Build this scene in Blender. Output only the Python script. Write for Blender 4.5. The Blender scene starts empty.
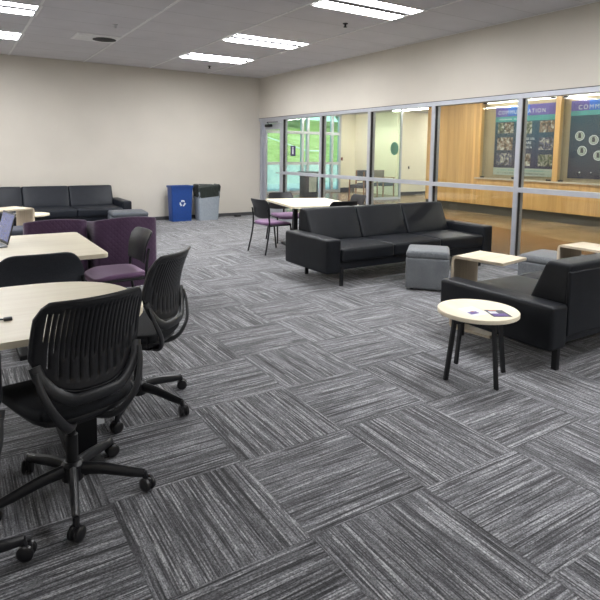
import bpy, bmesh, math, random
from mathutils import Vector, Matrix
random.seed(7)
scn = bpy.context.scene
COL = scn.collection
PI = math.pi
XW, YW, H = 6.20, 11.58, 3.195      # glazed wall, back wall, ceiling height
HX = 11.4                            # timber wall across the hallway

# ------------------------------------------------------------------ materials
def newmat(name):
    m = bpy.data.materials.new(name); m.use_nodes = True
    nt = m.node_tree; b = nt.nodes['Principled BSDF']
    return m, nt, b
def N(nt, t, **k):
    n = nt.nodes.new(t)
    for a, v in k.items(): setattr(n, a, v)
    return n
def mathn(nt, op, a, b=None, c=None):
    n = N(nt, 'ShaderNodeMath', operation=op)
    for i, v in enumerate((a, b, c)):
        if v is None: continue
        if isinstance(v, (int, float)): n.inputs[i].default_value = v
        else: nt.links.new(v, n.inputs[i])
    return n.outputs[0]
def ramp(nt, fac, stops, interp='LINEAR'):
    r = N(nt, 'ShaderNodeValToRGB'); r.color_ramp.interpolation = interp
    e = r.color_ramp.elements
    while len(e) < len(stops): e.new(0.5)
    for q, (p, c) in zip(e, stops):
        q.position = p; q.color = (c[0], c[1], c[2], 1)
    nt.links.new(fac, r.inputs[0]); return r.outputs[0]
def mixc(nt, fac, a, b, mode='MIX'):
    n = N(nt, 'ShaderNodeMix', data_type='RGBA', blend_type=mode)
    for s, v in ((0, fac), (6, a), (7, b)):
        if isinstance(v, (int, float)): n.inputs[s].default_value = v
        elif isinstance(v, tuple): n.inputs[s].default_value = (v[0], v[1], v[2], 1)
        else: nt.links.new(v, n.inputs[s])
    return n.outputs[2]
def coords(nt, kind='Object', scale=(1, 1, 1), rot=(0, 0, 0)):
    t = N(nt, 'ShaderNodeTexCoord'); m = N(nt, 'ShaderNodeMapping')
    m.inputs['Scale'].default_value = scale; m.inputs['Rotation'].default_value = rot
    nt.links.new(t.outputs[kind], m.inputs['Vector']); return m.outputs[0]
def noise(nt, vec, scale=5, detail=3, rough=.5, dist=0):
    n = N(nt, 'ShaderNodeTexNoise'); n.inputs['Scale'].default_value = scale
    n.inputs['Detail'].default_value = detail; n.inputs['Roughness'].default_value = rough
    n.inputs['Distortion'].default_value = dist
    nt.links.new(vec, n.inputs['Vector']); return n.outputs[0]
def bump(nt, b, h, strength=.2, dist=.002):
    n = N(nt, 'ShaderNodeBump'); n.inputs['Strength'].default_value = strength
    n.inputs['Distance'].default_value = dist
    nt.links.new(h, n.inputs['Height']); nt.links.new(n.outputs[0], b.inputs['Normal'])

def plain(name, col, rough=.5, metal=0, nscale=30, var=.08, bmp=0, bscale=200, spec=.5):
    m, nt, b = newmat(name)
    v = coords(nt)
    f = noise(nt, v, nscale, 3)
    lo = tuple(c*(1-var) for c in col); hi = tuple(min(1, c*(1+var)) for c in col)
    nt.links.new(ramp(nt, f, [(.3, lo), (.7, hi)]), b.inputs['Base Color'])
    b.inputs['Roughness'].default_value = rough; b.inputs['Metallic'].default_value = metal
    b.inputs['Specular IOR Level'].default_value = spec
    if bmp: bump(nt, b, noise(nt, v, bscale, 4), bmp)
    return m
def emit(name, col, s):
    m, nt, b = newmat(name)
    b.inputs['Base Color'].default_value = (*col, 1)
    b.inputs['Emission Color'].default_value = (*col, 1); b.inputs['Emission Strength'].default_value = s
    return m
def glass(name, tint=(1, 1, 1), ior=1.5):
    m, nt, b = newmat(name)
    nt.nodes.remove(b)
    tr = N(nt, 'ShaderNodeBsdfTransparent'); tr.inputs[0].default_value = (*tint, 1)
    gl = N(nt, 'ShaderNodeBsdfGlossy'); gl.inputs['Roughness'].default_value = 0.01
    fr = N(nt, 'ShaderNodeFresnel'); g = N(nt, 'ShaderNodeNewGeometry')
    k = mathn(nt, 'ADD', ior, mathn(nt, 'MULTIPLY', g.outputs['Backfacing'], 1/ior-ior))   # thin pane: same reflectance on both faces
    nt.links.new(k, fr.inputs[0])
    mx = N(nt, 'ShaderNodeMixShader')
    nt.links.new(fr.outputs[0], mx.inputs[0]); nt.links.new(tr.outputs[0], mx.inputs[1]); nt.links.new(gl.outputs[0], mx.inputs[2])
    nt.links.new(mx.outputs[0], nt.nodes['Material Output'].inputs[0])
    return m

def carpet_mat():
    m, nt, b = newmat('carpet_tiles')
    g = N(nt, 'ShaderNodeNewGeometry'); s = N(nt, 'ShaderNodeSeparateXYZ'); nt.links.new(g.outputs['Position'], s.inputs[0])
    T = .61
    u = mathn(nt, 'DIVIDE', mathn(nt, 'SUBTRACT', s.outputs[0], 1.113), T)
    v = mathn(nt, 'DIVIDE', mathn(nt, 'SUBTRACT', s.outputs[1], 2.250), T)
    iu = mathn(nt, 'FLOOR', u); iv = mathn(nt, 'FLOOR', v)
    fu = mathn(nt, 'SUBTRACT', u, iu); fv = mathn(nt, 'SUBTRACT', v, iv)
    par = mathn(nt, 'FLOORED_MODULO', mathn(nt, 'ADD', iu, iv), 2.0)      # 1: yarn along X, 0: yarn along Y
    inv = mathn(nt, 'SUBTRACT', 1.0, par)
    along = mathn(nt, 'ADD', mathn(nt, 'MULTIPLY', par, fu), mathn(nt, 'MULTIPLY', inv, fv))
    across = mathn(nt, 'ADD', mathn(nt, 'MULTIPLY', par, fv), mathn(nt, 'MULTIPLY', inv, fu))
    c = N(nt, 'ShaderNodeCombineXYZ'); nt.links.new(iu, c.inputs[0]); nt.links.new(iv, c.inputs[1])
    wn = N(nt, 'ShaderNodeTexWhiteNoise', noise_dimensions='3D'); nt.links.new(c.outputs[0], wn.inputs['Vector'])
    seed = mathn(nt, 'MULTIPLY', wn.outputs['Value'], 50.0)
    def lay(sa, rows, off=0.0, detail=1, q=True):
        cc = N(nt, 'ShaderNodeCombineXYZ')
        nt.links.new(mathn(nt, 'MULTIPLY', along, sa), cc.inputs[0])
        r_ = mathn(nt, 'MULTIPLY', across, float(rows))
        if q: r_ = mathn(nt, 'MULTIPLY', mathn(nt, 'FLOOR', r_), 7.31)
        nt.links.new(r_, cc.inputs[1])
        nt.links.new(mathn(nt, 'ADD', seed, off), cc.inputs[2])
        return noise(nt, cc.outputs[0], 1.0, detail, .5)
    fine = lay(4.0, 170, 3.0, 2)
    mid = lay(1.0, 78, 11.0)
    broad = lay(.5, 7, 23.0, 1, False)
    f = mathn(nt, 'ADD', mathn(nt, 'MULTIPLY', fine, .42), mathn(nt, 'ADD', mathn(nt, 'MULTIPLY', mid, .42), mathn(nt, 'MULTIPLY', broad, .16)))
    base = ramp(nt, f, [(.37, (.026, .0265, .030)), (.46, (.095, .096, .104)), (.54, (.19, .192, .205)), (.64, (.34, .343, .36))])
    sm = ramp(nt, lay(1.0, 100, 31.0), [(.595, (0, 0, 0)), (.625, (1, 1, 1))])
    brk = ramp(nt, lay(5.0, 100, 37.0), [(.40, (.25, .25, .25)), (.46, (1, 1, 1))])
    sm2 = mathn(nt, 'MULTIPLY', mathn(nt, 'MULTIPLY', sm, brk), .60)
    colr = mixc(nt, sm2, base, (.52, .525, .54))
    dm = ramp(nt, lay(1.0, 96, 47.0), [(.585, (0, 0, 0)), (.62, (1, 1, 1))])
    colr = mixc(nt, mathn(nt, 'MULTIPLY', dm, .7), colr, (.010, .010, .012))
    # short broken pile along each yarn
    pile = lay(70.0, 150, 61.0, 2)
    colr = mixc(nt, .9, colr, ramp(nt, pile, [(.32, (.35, .35, .35)), (.68, (1.6, 1.6, 1.6))]), 'MULTIPLY')
    # thin joints between tiles
    e = mathn(nt, 'MINIMUM', mathn(nt, 'MINIMUM', fu, mathn(nt, 'SUBTRACT', 1.0, fu)), mathn(nt, 'MINIMUM', fv, mathn(nt, 'SUBTRACT', 1.0, fv)))
    jm = mathn(nt, 'MULTIPLY', mathn(nt, 'LESS_THAN', e, .004), .3)
    colr = mixc(nt, jm, colr, (.03, .03, .033))
    nt.links.new(colr, b.inputs['Base Color'])
    b.inputs['Roughness'].default_value = .9; b.inputs['Specular IOR Level'].default_value = .25
    b.inputs['Sheen Weight'].default_value = .22; b.inputs['Sheen Roughness'].default_value = .5
    bump(nt, b, f, .5, .004)
    return m

def wood_mat(name, c1, c2, c3, axis='Z', rough=.35, scale=1.0, plank=0, spec=.5):
    m, nt, b = newmat(name)
    sc = {'Z': (14, 14, .7), 'X': (.8, 16, 16), 'Y': (16, .8, 16)}[axis]
    v = coords(nt, 'Object', tuple(k*scale for k in sc))
    n1 = noise(nt, v, 1.0, 4, .55, .6)
    v2 = coords(nt, 'Object', tuple(k*scale*6 for k in sc))
    n2 = noise(nt, v2, 1.0, 2, .5)
    f = mathn(nt, 'ADD', mathn(nt, 'MULTIPLY', n1, .7), mathn(nt, 'MULTIPLY', n2, .3))
    c = ramp(nt, f, [(.34, c1), (.5, c2), (.66, c3)])
    if plank:
        g = N(nt, 'ShaderNodeNewGeometry'); s = N(nt, 'ShaderNodeSeparateXYZ'); nt.links.new(g.outputs['Position'], s.inputs[0])
        q = mathn(nt, 'FLOOR', mathn(nt, 'DIVIDE', s.outputs[1], plank))
        wn = N(nt, 'ShaderNodeTexWhiteNoise', noise_dimensions='1D'); nt.links.new(q, wn.inputs['W'])
        k = ramp(nt, wn.outputs['Value'], [(0, (.86, .86, .86)), (1, (1.08, 1.08, 1.08))])
        c = mixc(nt, 1.0, c, k, 'MULTIPLY')
    nt.links.new(c, b.inputs['Base Color']); b.inputs['Roughness'].default_value = rough
    b.inputs['Specular IOR Level'].default_value = spec
    bump(nt, b, n2, .08, .001)
    return m

M = {}
M['carpet'] = carpet_mat()
M['wall'] = plain('painted_wall', (.60, .565, .50), .75, nscale=2, var=.02, bmp=.06, bscale=220, spec=.25)
M['wall_hall'] = plain('hall_wall_paint', (.74, .71, .57), .7, nscale=2, var=.02, spec=.3)
M['tile_ceiling'] = plain('ceiling_tile', (.62, .61, .63), .95, nscale=3, var=.03, bmp=.3, bscale=90, spec=.1)
M['grid'] = plain('ceiling_tee', (.76, .76, .76), .6, spec=.3)
M['gap'] = plain('ceiling_joint', (.50, .49, .50), .9)
M['base'] = plain('rubber_base', (.06, .06, .064), .6)
M['alu'] = plain('aluminium_frame', (.47, .49, .54), .38, metal=.45, nscale=12, var=.04)
M['gasket'] = plain('black_gasket', (.012, .012, .014), .7)
M['leather'] = plain('black_leather', (.0075, .0090, .0122), .47, nscale=8, var=.15, bmp=.25, bscale=160, spec=.27)
M['leather_navy'] = plain('dark_navy_leather', (.0085, .011, .017), .46, nscale=8, var=.15, bmp=.25, bscale=160, spec=.3)
M['black_metal'] = plain('black_powder_coat', (.007, .0075, .009), .45, spec=.4)
M['black_plastic'] = plain('black_plastic', (.010, .0105, .013), .38, bmp=.1, bscale=400, spec=.5)
M['grey_plastic'] = plain('charcoal_plastic', (.018, .019, .022), .40, bmp=.06, bscale=400, spec=.5)
M['wheel'] = plain('caster_rubber', (.009, .009, .011), .3, spec=.6)
M['black_fabric'] = plain('black_seat_fabric', (.011, .012, .015), .75, nscale=200, var=.25, bmp=.3, bscale=500, spec=.3)
M['black_mesh'] = plain('black_knit_back', (.036, .040, .050), .6, nscale=260, var=.35, bmp=.5, bscale=420, spec=.35)
M['table_top'] = wood_mat('maple_laminate', (.76, .68, .51), (.82, .745, .57), (.86, .79, .62), 'X', .42, .6)
M['edge'] = plain('maple_edge_band', (.60, .50, .36), .5)
M['cwood'] = wood_mat('ash_laminate', (.50, .42, .30), (.60, .52, .39), (.66, .58, .45), 'X', .42, 1.0)
M['cwood_v'] = wood_mat('ash_laminate_upright', (.50, .41, .30), (.58, .49, .37), (.63, .54, .42), 'Z', .45, 1.0)
M['wood_panel'] = wood_mat('oak_wall_panel', (.60, .355, .125), (.70, .43, .16), (.77, .50, .205), 'Z', .35, .45, plank=.22)
M['wood_trim'] = wood_mat('oak_trim', (.54, .32, .11), (.62, .38, .14), (.68, .43, .18), 'Z', .35, .6)
M['case_back'] = wood_mat('case_lining', (.36, .27, .16), (.42, .32, .20), (.48, .37, .24), 'Z', .5, .5)
M['glass'] = glass('clear_glass', (.95, .975, .96))
M['glass_green'] = glass('green_tinted_glass', (.74, .93, .86))
M['glass_pale'] = glass('pale_green_glass', (.90, .97, .91))
M['blue'] = plain('blue_recycling_plastic', (.012, .055, .24), .4, spec=.5)
M['bin_grey'] = plain('grey_bin_plastic', (.30, .34, .38), .5)
M['bin_side'] = plain('bin_side_plastic', (.30, .34, .38), .5)  # same even grey as the bin body
M['white'] = plain('white_print', (.75, .77, .80), .5, var=.02)
M['purple_print'] = plain('purple_print', (.10, .045, .26), .4)
M['dark_print'] = plain('dark_print', (.02, .018, .04), .4)
M['pink_print'] = plain('coral_print', (.55, .18, .12), .4)
M['lens'] = emit('troffer_lens', (.98, .985, 1.0), 14.0)
M['basket'] = plain('troffer_basket', (.14, .14, .15), .6)
M['lamp_white'] = plain('troffer_rim', (.80, .80, .80), .4)
M['hall_lamp'] = emit('hall_lamp_lens', (1.0, .96, .90), 19.0)
M['toe'] = plain('toe_tile', (.085, .078, .066), .45)
M['case_lamp'] = emit('case_lamp_lens', (1.0, .97, .90), 1.6)
M['steel'] = plain('brushed_steel', (.55, .55, .56), .35, metal=.8)
M['brick_red'] = plain('red_alarm', (.16, .03, .02), .5)
M['decal'] = plain('teal_decal', (.08, .30, .23), .5)
M['concrete'] = plain('pale_concrete', (.52, .55, .54), .85, nscale=4, var=.12)
M['sign_plate'] = plain('sign_plate', (.035, .02, .09), .4)
M['chair_wood'] = wood_mat('walnut_frame', (.20, .10, .05), (.27, .14, .07), (.33, .18, .09), 'Z', .45, 1.0)
M['grey_cloth_dark'] = plain('slate_upholstery', (.05, .055, .075), .8, nscale=150, var=.2)
M['keyboard'] = plain('laptop_shell', (.25, .26, .28), .35, metal=.4)

def fabric(name, c, var=.22, sc=260, rough=.9, quilt=False):
    m, nt, b = newmat(name)
    v = coords(nt)
    f = noise(nt, v, sc, 3, .7)
    f2 = noise(nt, v, 6, 2)
    lo = tuple(x*(1-var) for x in c); hi = tuple(x*(1+var) for x in c)
    cc = ramp(nt, mathn(nt, 'ADD', mathn(nt, 'MULTIPLY', f, .8), mathn(nt, 'MULTIPLY', f2, .2)), [(.35, lo), (.65, hi)])
    b.inputs['Sheen Weight'].default_value = .25
    h = f
    if quilt:
        s = N(nt, 'ShaderNodeSeparateXYZ'); nt.links.new(v, s.inputs[0])
        a = mathn(nt, 'ADD', s.outputs[0], s.outputs[2]); d = mathn(nt, 'SUBTRACT', s.outputs[0], s.outputs[2])
        w = lambda q: mathn(nt, 'ABSOLUTE', mathn(nt, 'SINE', mathn(nt, 'MULTIPLY', q, 55.0)))
        h = mathn(nt, 'MINIMUM', w(a), w(d))
        cc = mixc(nt, mathn(nt, 'MULTIPLY', mathn(nt, 'LESS_THAN', h, .12), .25), cc, tuple(x*.5 for x in c))
        bump(nt, b, h, .35, .004)
    else: bump(nt, b, f, .3, .001)
    nt.links.new(cc, b.inputs['Base Color']); b.inputs['Roughness'].default_value = rough
    b.inputs['Specular IOR Level'].default_value = .3
    return m
M['purple'] = fabric('purple_quilted_upholstery', (.072, .036, .078), quilt=True)
M['purple_seat'] = fabric('purple_seat_fabric', (.21, .115, .22), .15)
M['grey_felt'] = fabric('grey_felt', (.135, .145, .155), .42, 110)
M['grey_felt_top'] = M['grey_felt']
M['slate_leather'] = plain('slate_leather', (.08, .09, .105), .45, spec=.5)

def bag_mat():
    m, nt, b = newmat('bin_liner')
    v = coords(nt)
    f = noise(nt, v, 14, 5, .7, 1.2)
    nt.links.new(ramp(nt, f, [(.3, (.008, .012, .010)), (.7, (.03, .04, .034))]), b.inputs['Base Color'])
    b.inputs['Roughness'].default_value = .28
    bump(nt, b, f, .8, .02); return m
M['bag'] = bag_mat()
def grass_mat():
    m, nt, b = newmat('mown_grass')
    v = coords(nt)
    f = noise(nt, v, .9, 5, .7, .8); f2 = noise(nt, v, 7, 4, .7)
    ff = mathn(nt, 'ADD', mathn(nt, 'MULTIPLY', f, .6), mathn(nt, 'MULTIPLY', f2, .4))
    nt.links.new(ramp(nt, ff, [(.38, (.13, .20, .03)), (.48, (.30, .38, .07)), (.56, (.45, .50, .16)), (.64, (.66, .66, .42))]), b.inputs['Base Color'])
    b.inputs['Roughness'].default_value = .9; return m
M['grass'] = grass_mat()
def leaf_mat():
    m, nt, b = newmat('hedge_leaves')
    f = noise(nt, coords(nt), 9, 5, .7)
    nt.links.new(ramp(nt, f, [(.35, (.03, .07, .04)), (.65, (.22, .30, .20))]), b.inputs['Base Color'])
    b.inputs['Roughness'].default_value = .8; return m
M['leaf'] = leaf_mat()
BX = (7.55, .27)                      # edge between the brown and tan terrazzo fields
def hall_floor():
    m, nt, b = newmat('polished_terrazzo')
    v = coords(nt)
    f = noise(nt, v, 160, 3, .8); f2 = noise(nt, v, .8, 2)
    ff = mathn(nt, 'ADD', mathn(nt, 'MULTIPLY', f, .6), mathn(nt, 'MULTIPLY', f2, .4))
    g = N(nt, 'ShaderNodeNewGeometry'); sp = N(nt, 'ShaderNodeSeparateXYZ'); nt.links.new(g.outputs['Position'], sp.inputs[0])
    side = mathn(nt, 'GREATER_THAN', mathn(nt, 'SUBTRACT', sp.outputs[0], mathn(nt, 'MULTIPLY', sp.outputs[1], BX[1])), BX[0])
    brown = ramp(nt, ff, [(.36, (.13, .062, .028)), (.62, (.25, .13, .06))])
    tan = ramp(nt, ff, [(.36, (.18, .12, .062)), (.62, (.32, .235, .135))])
    nt.links.new(mixc(nt, side, brown, tan), b.inputs['Base Color'])
    b.inputs['Roughness'].default_value = .24; b.inputs['Specular IOR Level'].default_value = .35
    return m
M['hall_floor'] = hall_floor()
def poster_mat(name, top, bot, z0, z1):
    m, nt, b = newmat(name)
    g = N(nt, 'ShaderNodeNewGeometry'); s = N(nt, 'ShaderNodeSeparateXYZ'); nt.links.new(g.outputs['Position'], s.inputs[0])
    f = mathn(nt, 'DIVIDE', mathn(nt, 'SUBTRACT', s.outputs[2], z0), z1-z0)
    f2 = noise(nt, coords(nt), 2.2, 3)
    ff = mathn(nt, 'ADD', f, mathn(nt, 'MULTIPLY', mathn(nt, 'SUBTRACT', f2, .5), .5))
    nt.links.new(ramp(nt, ff, [(.15, bot), (.85, top)]), b.inputs['Base Color']); b.inputs['Roughness'].default_value = .6; b.inputs['Specular IOR Level'].default_value = .2
    return m
M['poster_a'] = poster_mat('poster_purple_teal', (.014, .085, .14), (.020, .014, .065), 1.0, 2.6)
M['poster_b'] = poster_mat('poster_navy', (.014, .07, .12), (.016, .013, .045), 1.0, 2.6)
M['banner_blue'] = plain('poster_blue_band', (.015, .14, .62), .4, nscale=3, var=.5)
M['banner_purple'] = plain('poster_purple_band', (.11, .07, .36), .4, nscale=3, var=.2)
M['banner_teal'] = plain('poster_teal_band', (.05, .33, .33), .4, nscale=3, var=.2)
M['poster_foot'] = plain('poster_pale_foot', (.42, .47, .42), .5)
M['pale_sill'] = plain('case_sill', (.55, .50, .40), .5)
def photo_mat(name, seed, warm):
    m, nt, b = newmat(name)
    v = coords(nt)
    mp = v.node; mp.inputs['Location'].default_value = (seed*3.1, seed*1.7, seed)
    f = noise(nt, v, 9, 3, .6, 1.0)
    st = [(.40, (.012, .012, .018)), (.49, warm), (.58, (.34, .30, .27)), (.68, (.60, .58, .54))]
    nt.links.new(ramp(nt, f, st), b.inputs['Base Color']); b.inputs['Roughness'].default_value = .4
    return m
def screen_mat():
    m, nt, b = newmat('laptop_display')
    f = noise(nt, coords(nt, 'Object', (60, 60, 130)), 1, 2)
    c = ramp(nt, f, [(.4, (.05, .06, .15)), (.62, (.12, .14, .28))])
    nt.links.new(c, b.inputs['Base Color']); nt.links.new(c, b.inputs['Emission Color'])
    b.inputs['Emission Strength'].default_value = .25; b.inputs['Roughness'].default_value = .2
    return m
M['screen'] = screen_mat()

# ------------------------------------------------------------------ mesh helpers
def finish(name, bm, mat, parent=None, smooth=True, ang=38, mats=None):
    bmesh.ops.recalc_face_normals(bm, faces=bm.faces)
    if smooth:
        for f in bm.faces: f.smooth = True
        lim = math.radians(ang)
        for e in bm.edges:
            if len(e.link_faces) == 2 and e.calc_face_angle(0) > lim: e.smooth = False
    me = bpy.data.meshes.new(name); bm.to_mesh(me); bm.free()
    for q in (mats or [mat]): me.materials.append(q)
    o = bpy.data.objects.new(name, me); COL.objects.link(o)
    if parent: o.parent = parent
    return o
def xf(verts, loc=(0, 0, 0), rot=(0, 0, 0)):
    m = Matrix.Translation(loc) @ (Matrix.Rotation(rot[2], 4, 'Z') @ Matrix.Rotation(rot[1], 4, 'Y') @ Matrix.Rotation(rot[0], 4, 'X'))
    for v in verts: v.co = m @ v.co
def box(bm, x0, x1, y0, y1, z0, z1, bev=0, seg=2, mi=0):
    r = bmesh.ops.create_cube(bm, size=1); vs = r['verts']
    for v in vs:
        v.co = Vector(((x0+x1)/2+v.co.x*(x1-x0), (y0+y1)/2+v.co.y*(y1-y0), (z0+z1)/2+v.co.z*(z1-z0)))
    fs = set(f for v in vs for f in v.link_faces)
    for f in fs: f.material_index = mi
    if bev:
        es = list(set(e for v in vs for e in v.link_edges))
        g = bmesh.ops.bevel(bm, geom=es, offset=bev, segments=seg, profile=.5, affect='EDGES', clamp_overlap=True)
        vs = list(set(v for f in g['faces'] for v in f.verts) | set(v for v in vs if v.is_valid))
    return [v for v in vs if v.is_valid]
def cushion(bm, cx, cy, cz, sx, sy, sz, r=.04, n=8, bulge=(0, 0, 0), fn=None):
    """rounded, gently inflated block"""
    hx, hy, hz = sx/2, sy/2, sz/2; new = []
    def cs(h):
        k = [-h, -h+.3*r, -h+.65*r, -h+r]; m = n
        a = k + [(-h+r)+(2*h-2*r)*i/m for i in range(1, m)] + [-q for q in reversed(k)]
        return a
    A = (cs(hx), cs(hy), cs(hz)); H_ = (hx, hy, hz); cache = {}
    def vert(p):
        q = [max(-(h-r), min(h-r, c)) for c, h in zip(p, H_)]
        d = Vector([a-b for a, b in zip(p, q)])
        if d.length > 1e-9: d = d.normalized()*r
        w = Vector(q)+d
        t = [c/h for c, h in zip(w, H_)]
        for i in range(3):
            j, k = (i+1) % 3, (i+2) % 3
            w[i] += bulge[i]*t[i]*(1-min(1, t[j]**2))*(1-min(1, t[k]**2))
        if fn: w = Vector(fn(w))
        w = w+Vector((cx, cy, cz)); key = tuple(round(c, 5) for c in w)
        if key not in cache: cache[key] = bm.verts.new(w); new.append(cache[key])
        return cache[key]
    for ax in range(3):
        j, k = (ax+1) % 3, (ax+2) % 3
        for s in (-1, 1):
            for a in range(len(A[j])-1):
                for b in range(len(A[k])-1):
                    q = []
                    for (aa, bb) in ((a, b), (a+1, b), (a+1, b+1), (a, b+1)):
                        p = [0, 0, 0]; p[ax] = s*H_[ax]; p[j] = A[j][aa]; p[k] = A[k][bb]; q.append(vert(p))
                    u = list(dict.fromkeys(q))
                    if len(u) >= 3:
                        try: bm.faces.new(u)
                        except ValueError: pass
    return new
def catmull(pts, n=6):
    P = [Vector(p) for p in pts]; out = []
    for i in range(len(P)-1):
        a = P[max(i-1, 0)]; b = P[i]; c = P[i+1]; d = P[min(i+2, len(P)-1)]
        for k in range(n):
            t = k/n
            out.append(.5*((2*b)+(c-a)*t+(2*a-5*b+4*c-d)*t*t+(3*b-a-3*c+d)*t**3))
    out.append(P[-1]); return out
def tube(bm, pts, r, seg=10, smooth=0, flat=None, up=None, closed=False):
    """sweep along pts; r a number or list; flat=(w,h) gives an elliptical section"""
    P = catmull(pts, smooth) if smooth else [Vector(p) for p in pts]
    n = len(P)
    R = [r]*n if isinstance(r, (int, float)) else [r[0]+(r[-1]-r[0])*i/(n-1) for i in range(n)] if len(r) == 2 else r
    rings = []; ref = Vector(up) if up else None; prev = None
    for i in range(n):
        if closed: t = (P[(i+1) % n]-P[i-1]).normalized()
        else: t = (P[min(i+1, n-1)]-P[max(i-1, 0)]).normalized()
        if ref is not None: a = ref-t*ref.dot(t)
        elif prev is None: a = t.orthogonal()
        else: a = prev-t*prev.dot(t)
        if a.length < 1e-6: a = t.orthogonal()
        a.normalize(); prev = a; b = t.cross(a)
        fa, fb = (flat if flat else (1, 1))
        rings.append([bm.verts.new(P[i]+(a*math.cos(2*PI*k/seg)*fa+b*math.sin(2*PI*k/seg)*fb)*R[i]) for k in range(seg)])
    m = n if closed else n-1
    for i in range(m):
        A, B = rings[i], rings[(i+1) % n]
        for k in range(seg): bm.faces.new((A[k], A[(k+1) % seg], B[(k+1) % seg], B[k]))
    if not closed: bm.faces.new(rings[0][::-1]); bm.faces.new(rings[-1])
    return [v for q in rings for v in q]
def lathe(bm, prof, seg=32, cx=0, cy=0):
    rings = []
    for (r, z) in prof:
        rings.append([bm.verts.new((cx+r*math.cos(2*PI*k/seg), cy+r*math.sin(2*PI*k/seg), z)) for k in range(seg)])
    for A, B in zip(rings, rings[1:]):
        for k in range(seg): bm.faces.new((A[k], A[(k+1) % seg], B[(k+1) % seg], B[k]))
    bm.faces.new(rings[0][::-1]); bm.faces.new(rings[-1])
    return [v for q in rings for v in q]
def prism(bm, poly, z0, z1, bev=0, mi=0):
    a = [bm.verts.new((x, y, z0)) for x, y in poly]; b = [bm.verts.new((x, y, z1)) for x, y in poly]
    n = len(poly); fs = [bm.faces.new(a[::-1]), bm.faces.new(b)]
    for i in range(n): fs.append(bm.faces.new((a[i], a[(i+1) % n], b[(i+1) % n], b[i])))
    for f in fs: f.material_index = mi
    if bev:
        es = [e for e in fs[0].edges]+[e for e in fs[1].edges]
        g = bmesh.ops.bevel(bm, geom=es, offset=bev, segments=2, affect='EDGES')
    return a+b
def rrect(x0, x1, y0, y1, r, n=6):
    P = []
    for cx, cy, a0 in ((x1-r, y1-r, 0), (x0+r, y1-r, PI/2), (x0+r, y0+r, PI), (x1-r, y0+r, 1.5*PI)):
        for i in range(n+1): P.append((cx+r*math.cos(a0+PI/2*i/n), cy+r*math.sin(a0+PI/2*i/n)))
    return P
BM = bmesh.new
def thing(name, label, cat, loc=(0, 0, 0), rz=0, group=None):
    o = bpy.data.objects.new(name, None); COL.objects.link(o); o.empty_display_size = .1
    o.location = loc; o.rotation_euler = (0, 0, rz); o['label'] = label; o['category'] = cat
    if group: o['group'] = group
    return o
def tag(o, label, cat, group=None):
    o['label'] = label; o['category'] = cat
    if group: o['group'] = group
    return o
def dup(src, loc, rz, label, group=None):
    r = src.copy(); COL.objects.link(r); r.location = loc; r.rotation_euler = (0, 0, rz); r['label'] = label
    if group: r['group'] = group
    for ch in list(src.children):
        c = ch.copy(); COL.objects.link(c); c.parent = r
        for g in ch.children:
            d = g.copy(); COL.objects.link(d); d.parent = c
    return r
def struct(name, bm, mat, parent=None, smooth=False, mats=None):
    o = finish(name, bm, mat, parent, smooth, mats=mats)
    if parent is None: o['kind'] = 'structure'
    return o
def sbox(name, a, mat, parent=None, bev=0):
    bm = BM(); box(bm, *a, bev=bev); return struct(name, bm, mat, parent)

# ------------------------------------------------------------------ room shell
X0, Y0 = -4.9, -3.9
sbox('floor', (X0, XW+.06, Y0, YW, -.12, 0), M['carpet'])
sbox('wall_back', (X0-.15, XW+.12, YW, YW+.15, 0, H+.15), M['wall'])
sbox('wall_left', (X0-.15, X0, Y0, YW, 0, H+.15), M['wall'])
sbox('wall_front', (X0-.15, XW+.12, Y0-.15, Y0, 0, H+.15), M['wall'])
WT = 2.263
sbox('wall_right', (XW-.01, XW+.12, Y0, YW, WT, H+.15), M['wall'])
sbox('baseboard_back', (X0, XW, YW-.012, YW, 0, .075), M['base'])
sbox('baseboard_left', (X0, X0+.012, Y0, YW, 0, .075), M['base'])
# ceiling with light openings: panels laid per cell
gx0, pX = 1.00, 1.30
gy0, pY = 9.33, .625
xs = [gx0+pX*i for i in range(-5, 5)]
xs = [X0]+[x for x in xs if X0+.02 < x < XW-.02]+[XW]
ys = [gy0+pY*i for i in range(-30, 5)]
ys = [Y0]+[y for y in ys if Y0+.02 < y < YW-.02]+[YW]
LIGHTS = []
for cx in (-.30+.0, 3.60, -4.20):
    rows = (9.33, 7.455, 4.955, 2.455, -.045, -2.545) if cx != -.30 else (9.33, 7.455, 4.955, 2.455, -.045, -2.545)
    for y in rows:
        if (cx == -.30 and y < 5) or (y in (-.045,) and cx != 3.60): continue  # right-hand troffer near the camera is unseen, added to brighten the floor
        LIGHTS.append((cx, y))
bm = BM()
for i in range(len(xs)-1):
    for j in range(len(ys)-1):
        xa, xb, ya, yb = xs[i], xs[i+1], ys[j], ys[j+1]
        if any(xa-.05 < lx+.65 < xb+.05 and ya < ly+.3 < yb for lx, ly in LIGHTS): continue
        box(bm, xa+.008, xb-.008, ya+.006, yb-.006, H+.004, H+.02)
box(bm, X0, XW+.12, Y0, YW, H+.12, H+.15)
struct('ceiling', bm, M['tile_ceiling'])
bm = BM()
for x in xs[1:-1]: box(bm, x-.015, x+.015, Y0, YW, H-.004, H+.03)
for x, s in ((X0, 1), (XW-.01, -1)): box(bm, x if s > 0 else x-.02, x+.02 if s > 0 else x, Y0, YW, H, H+.03)
struct('trim_1', bm, M['grid'])
bm = BM()
for y in ys[1:-1]:
    for i in range(len(xs)-1): box(bm, xs[i]+.012, xs[i+1]-.012, y-.006, y+.006, H+.003, H+.03)
struct('trim_2', bm, M['gap'])

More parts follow.
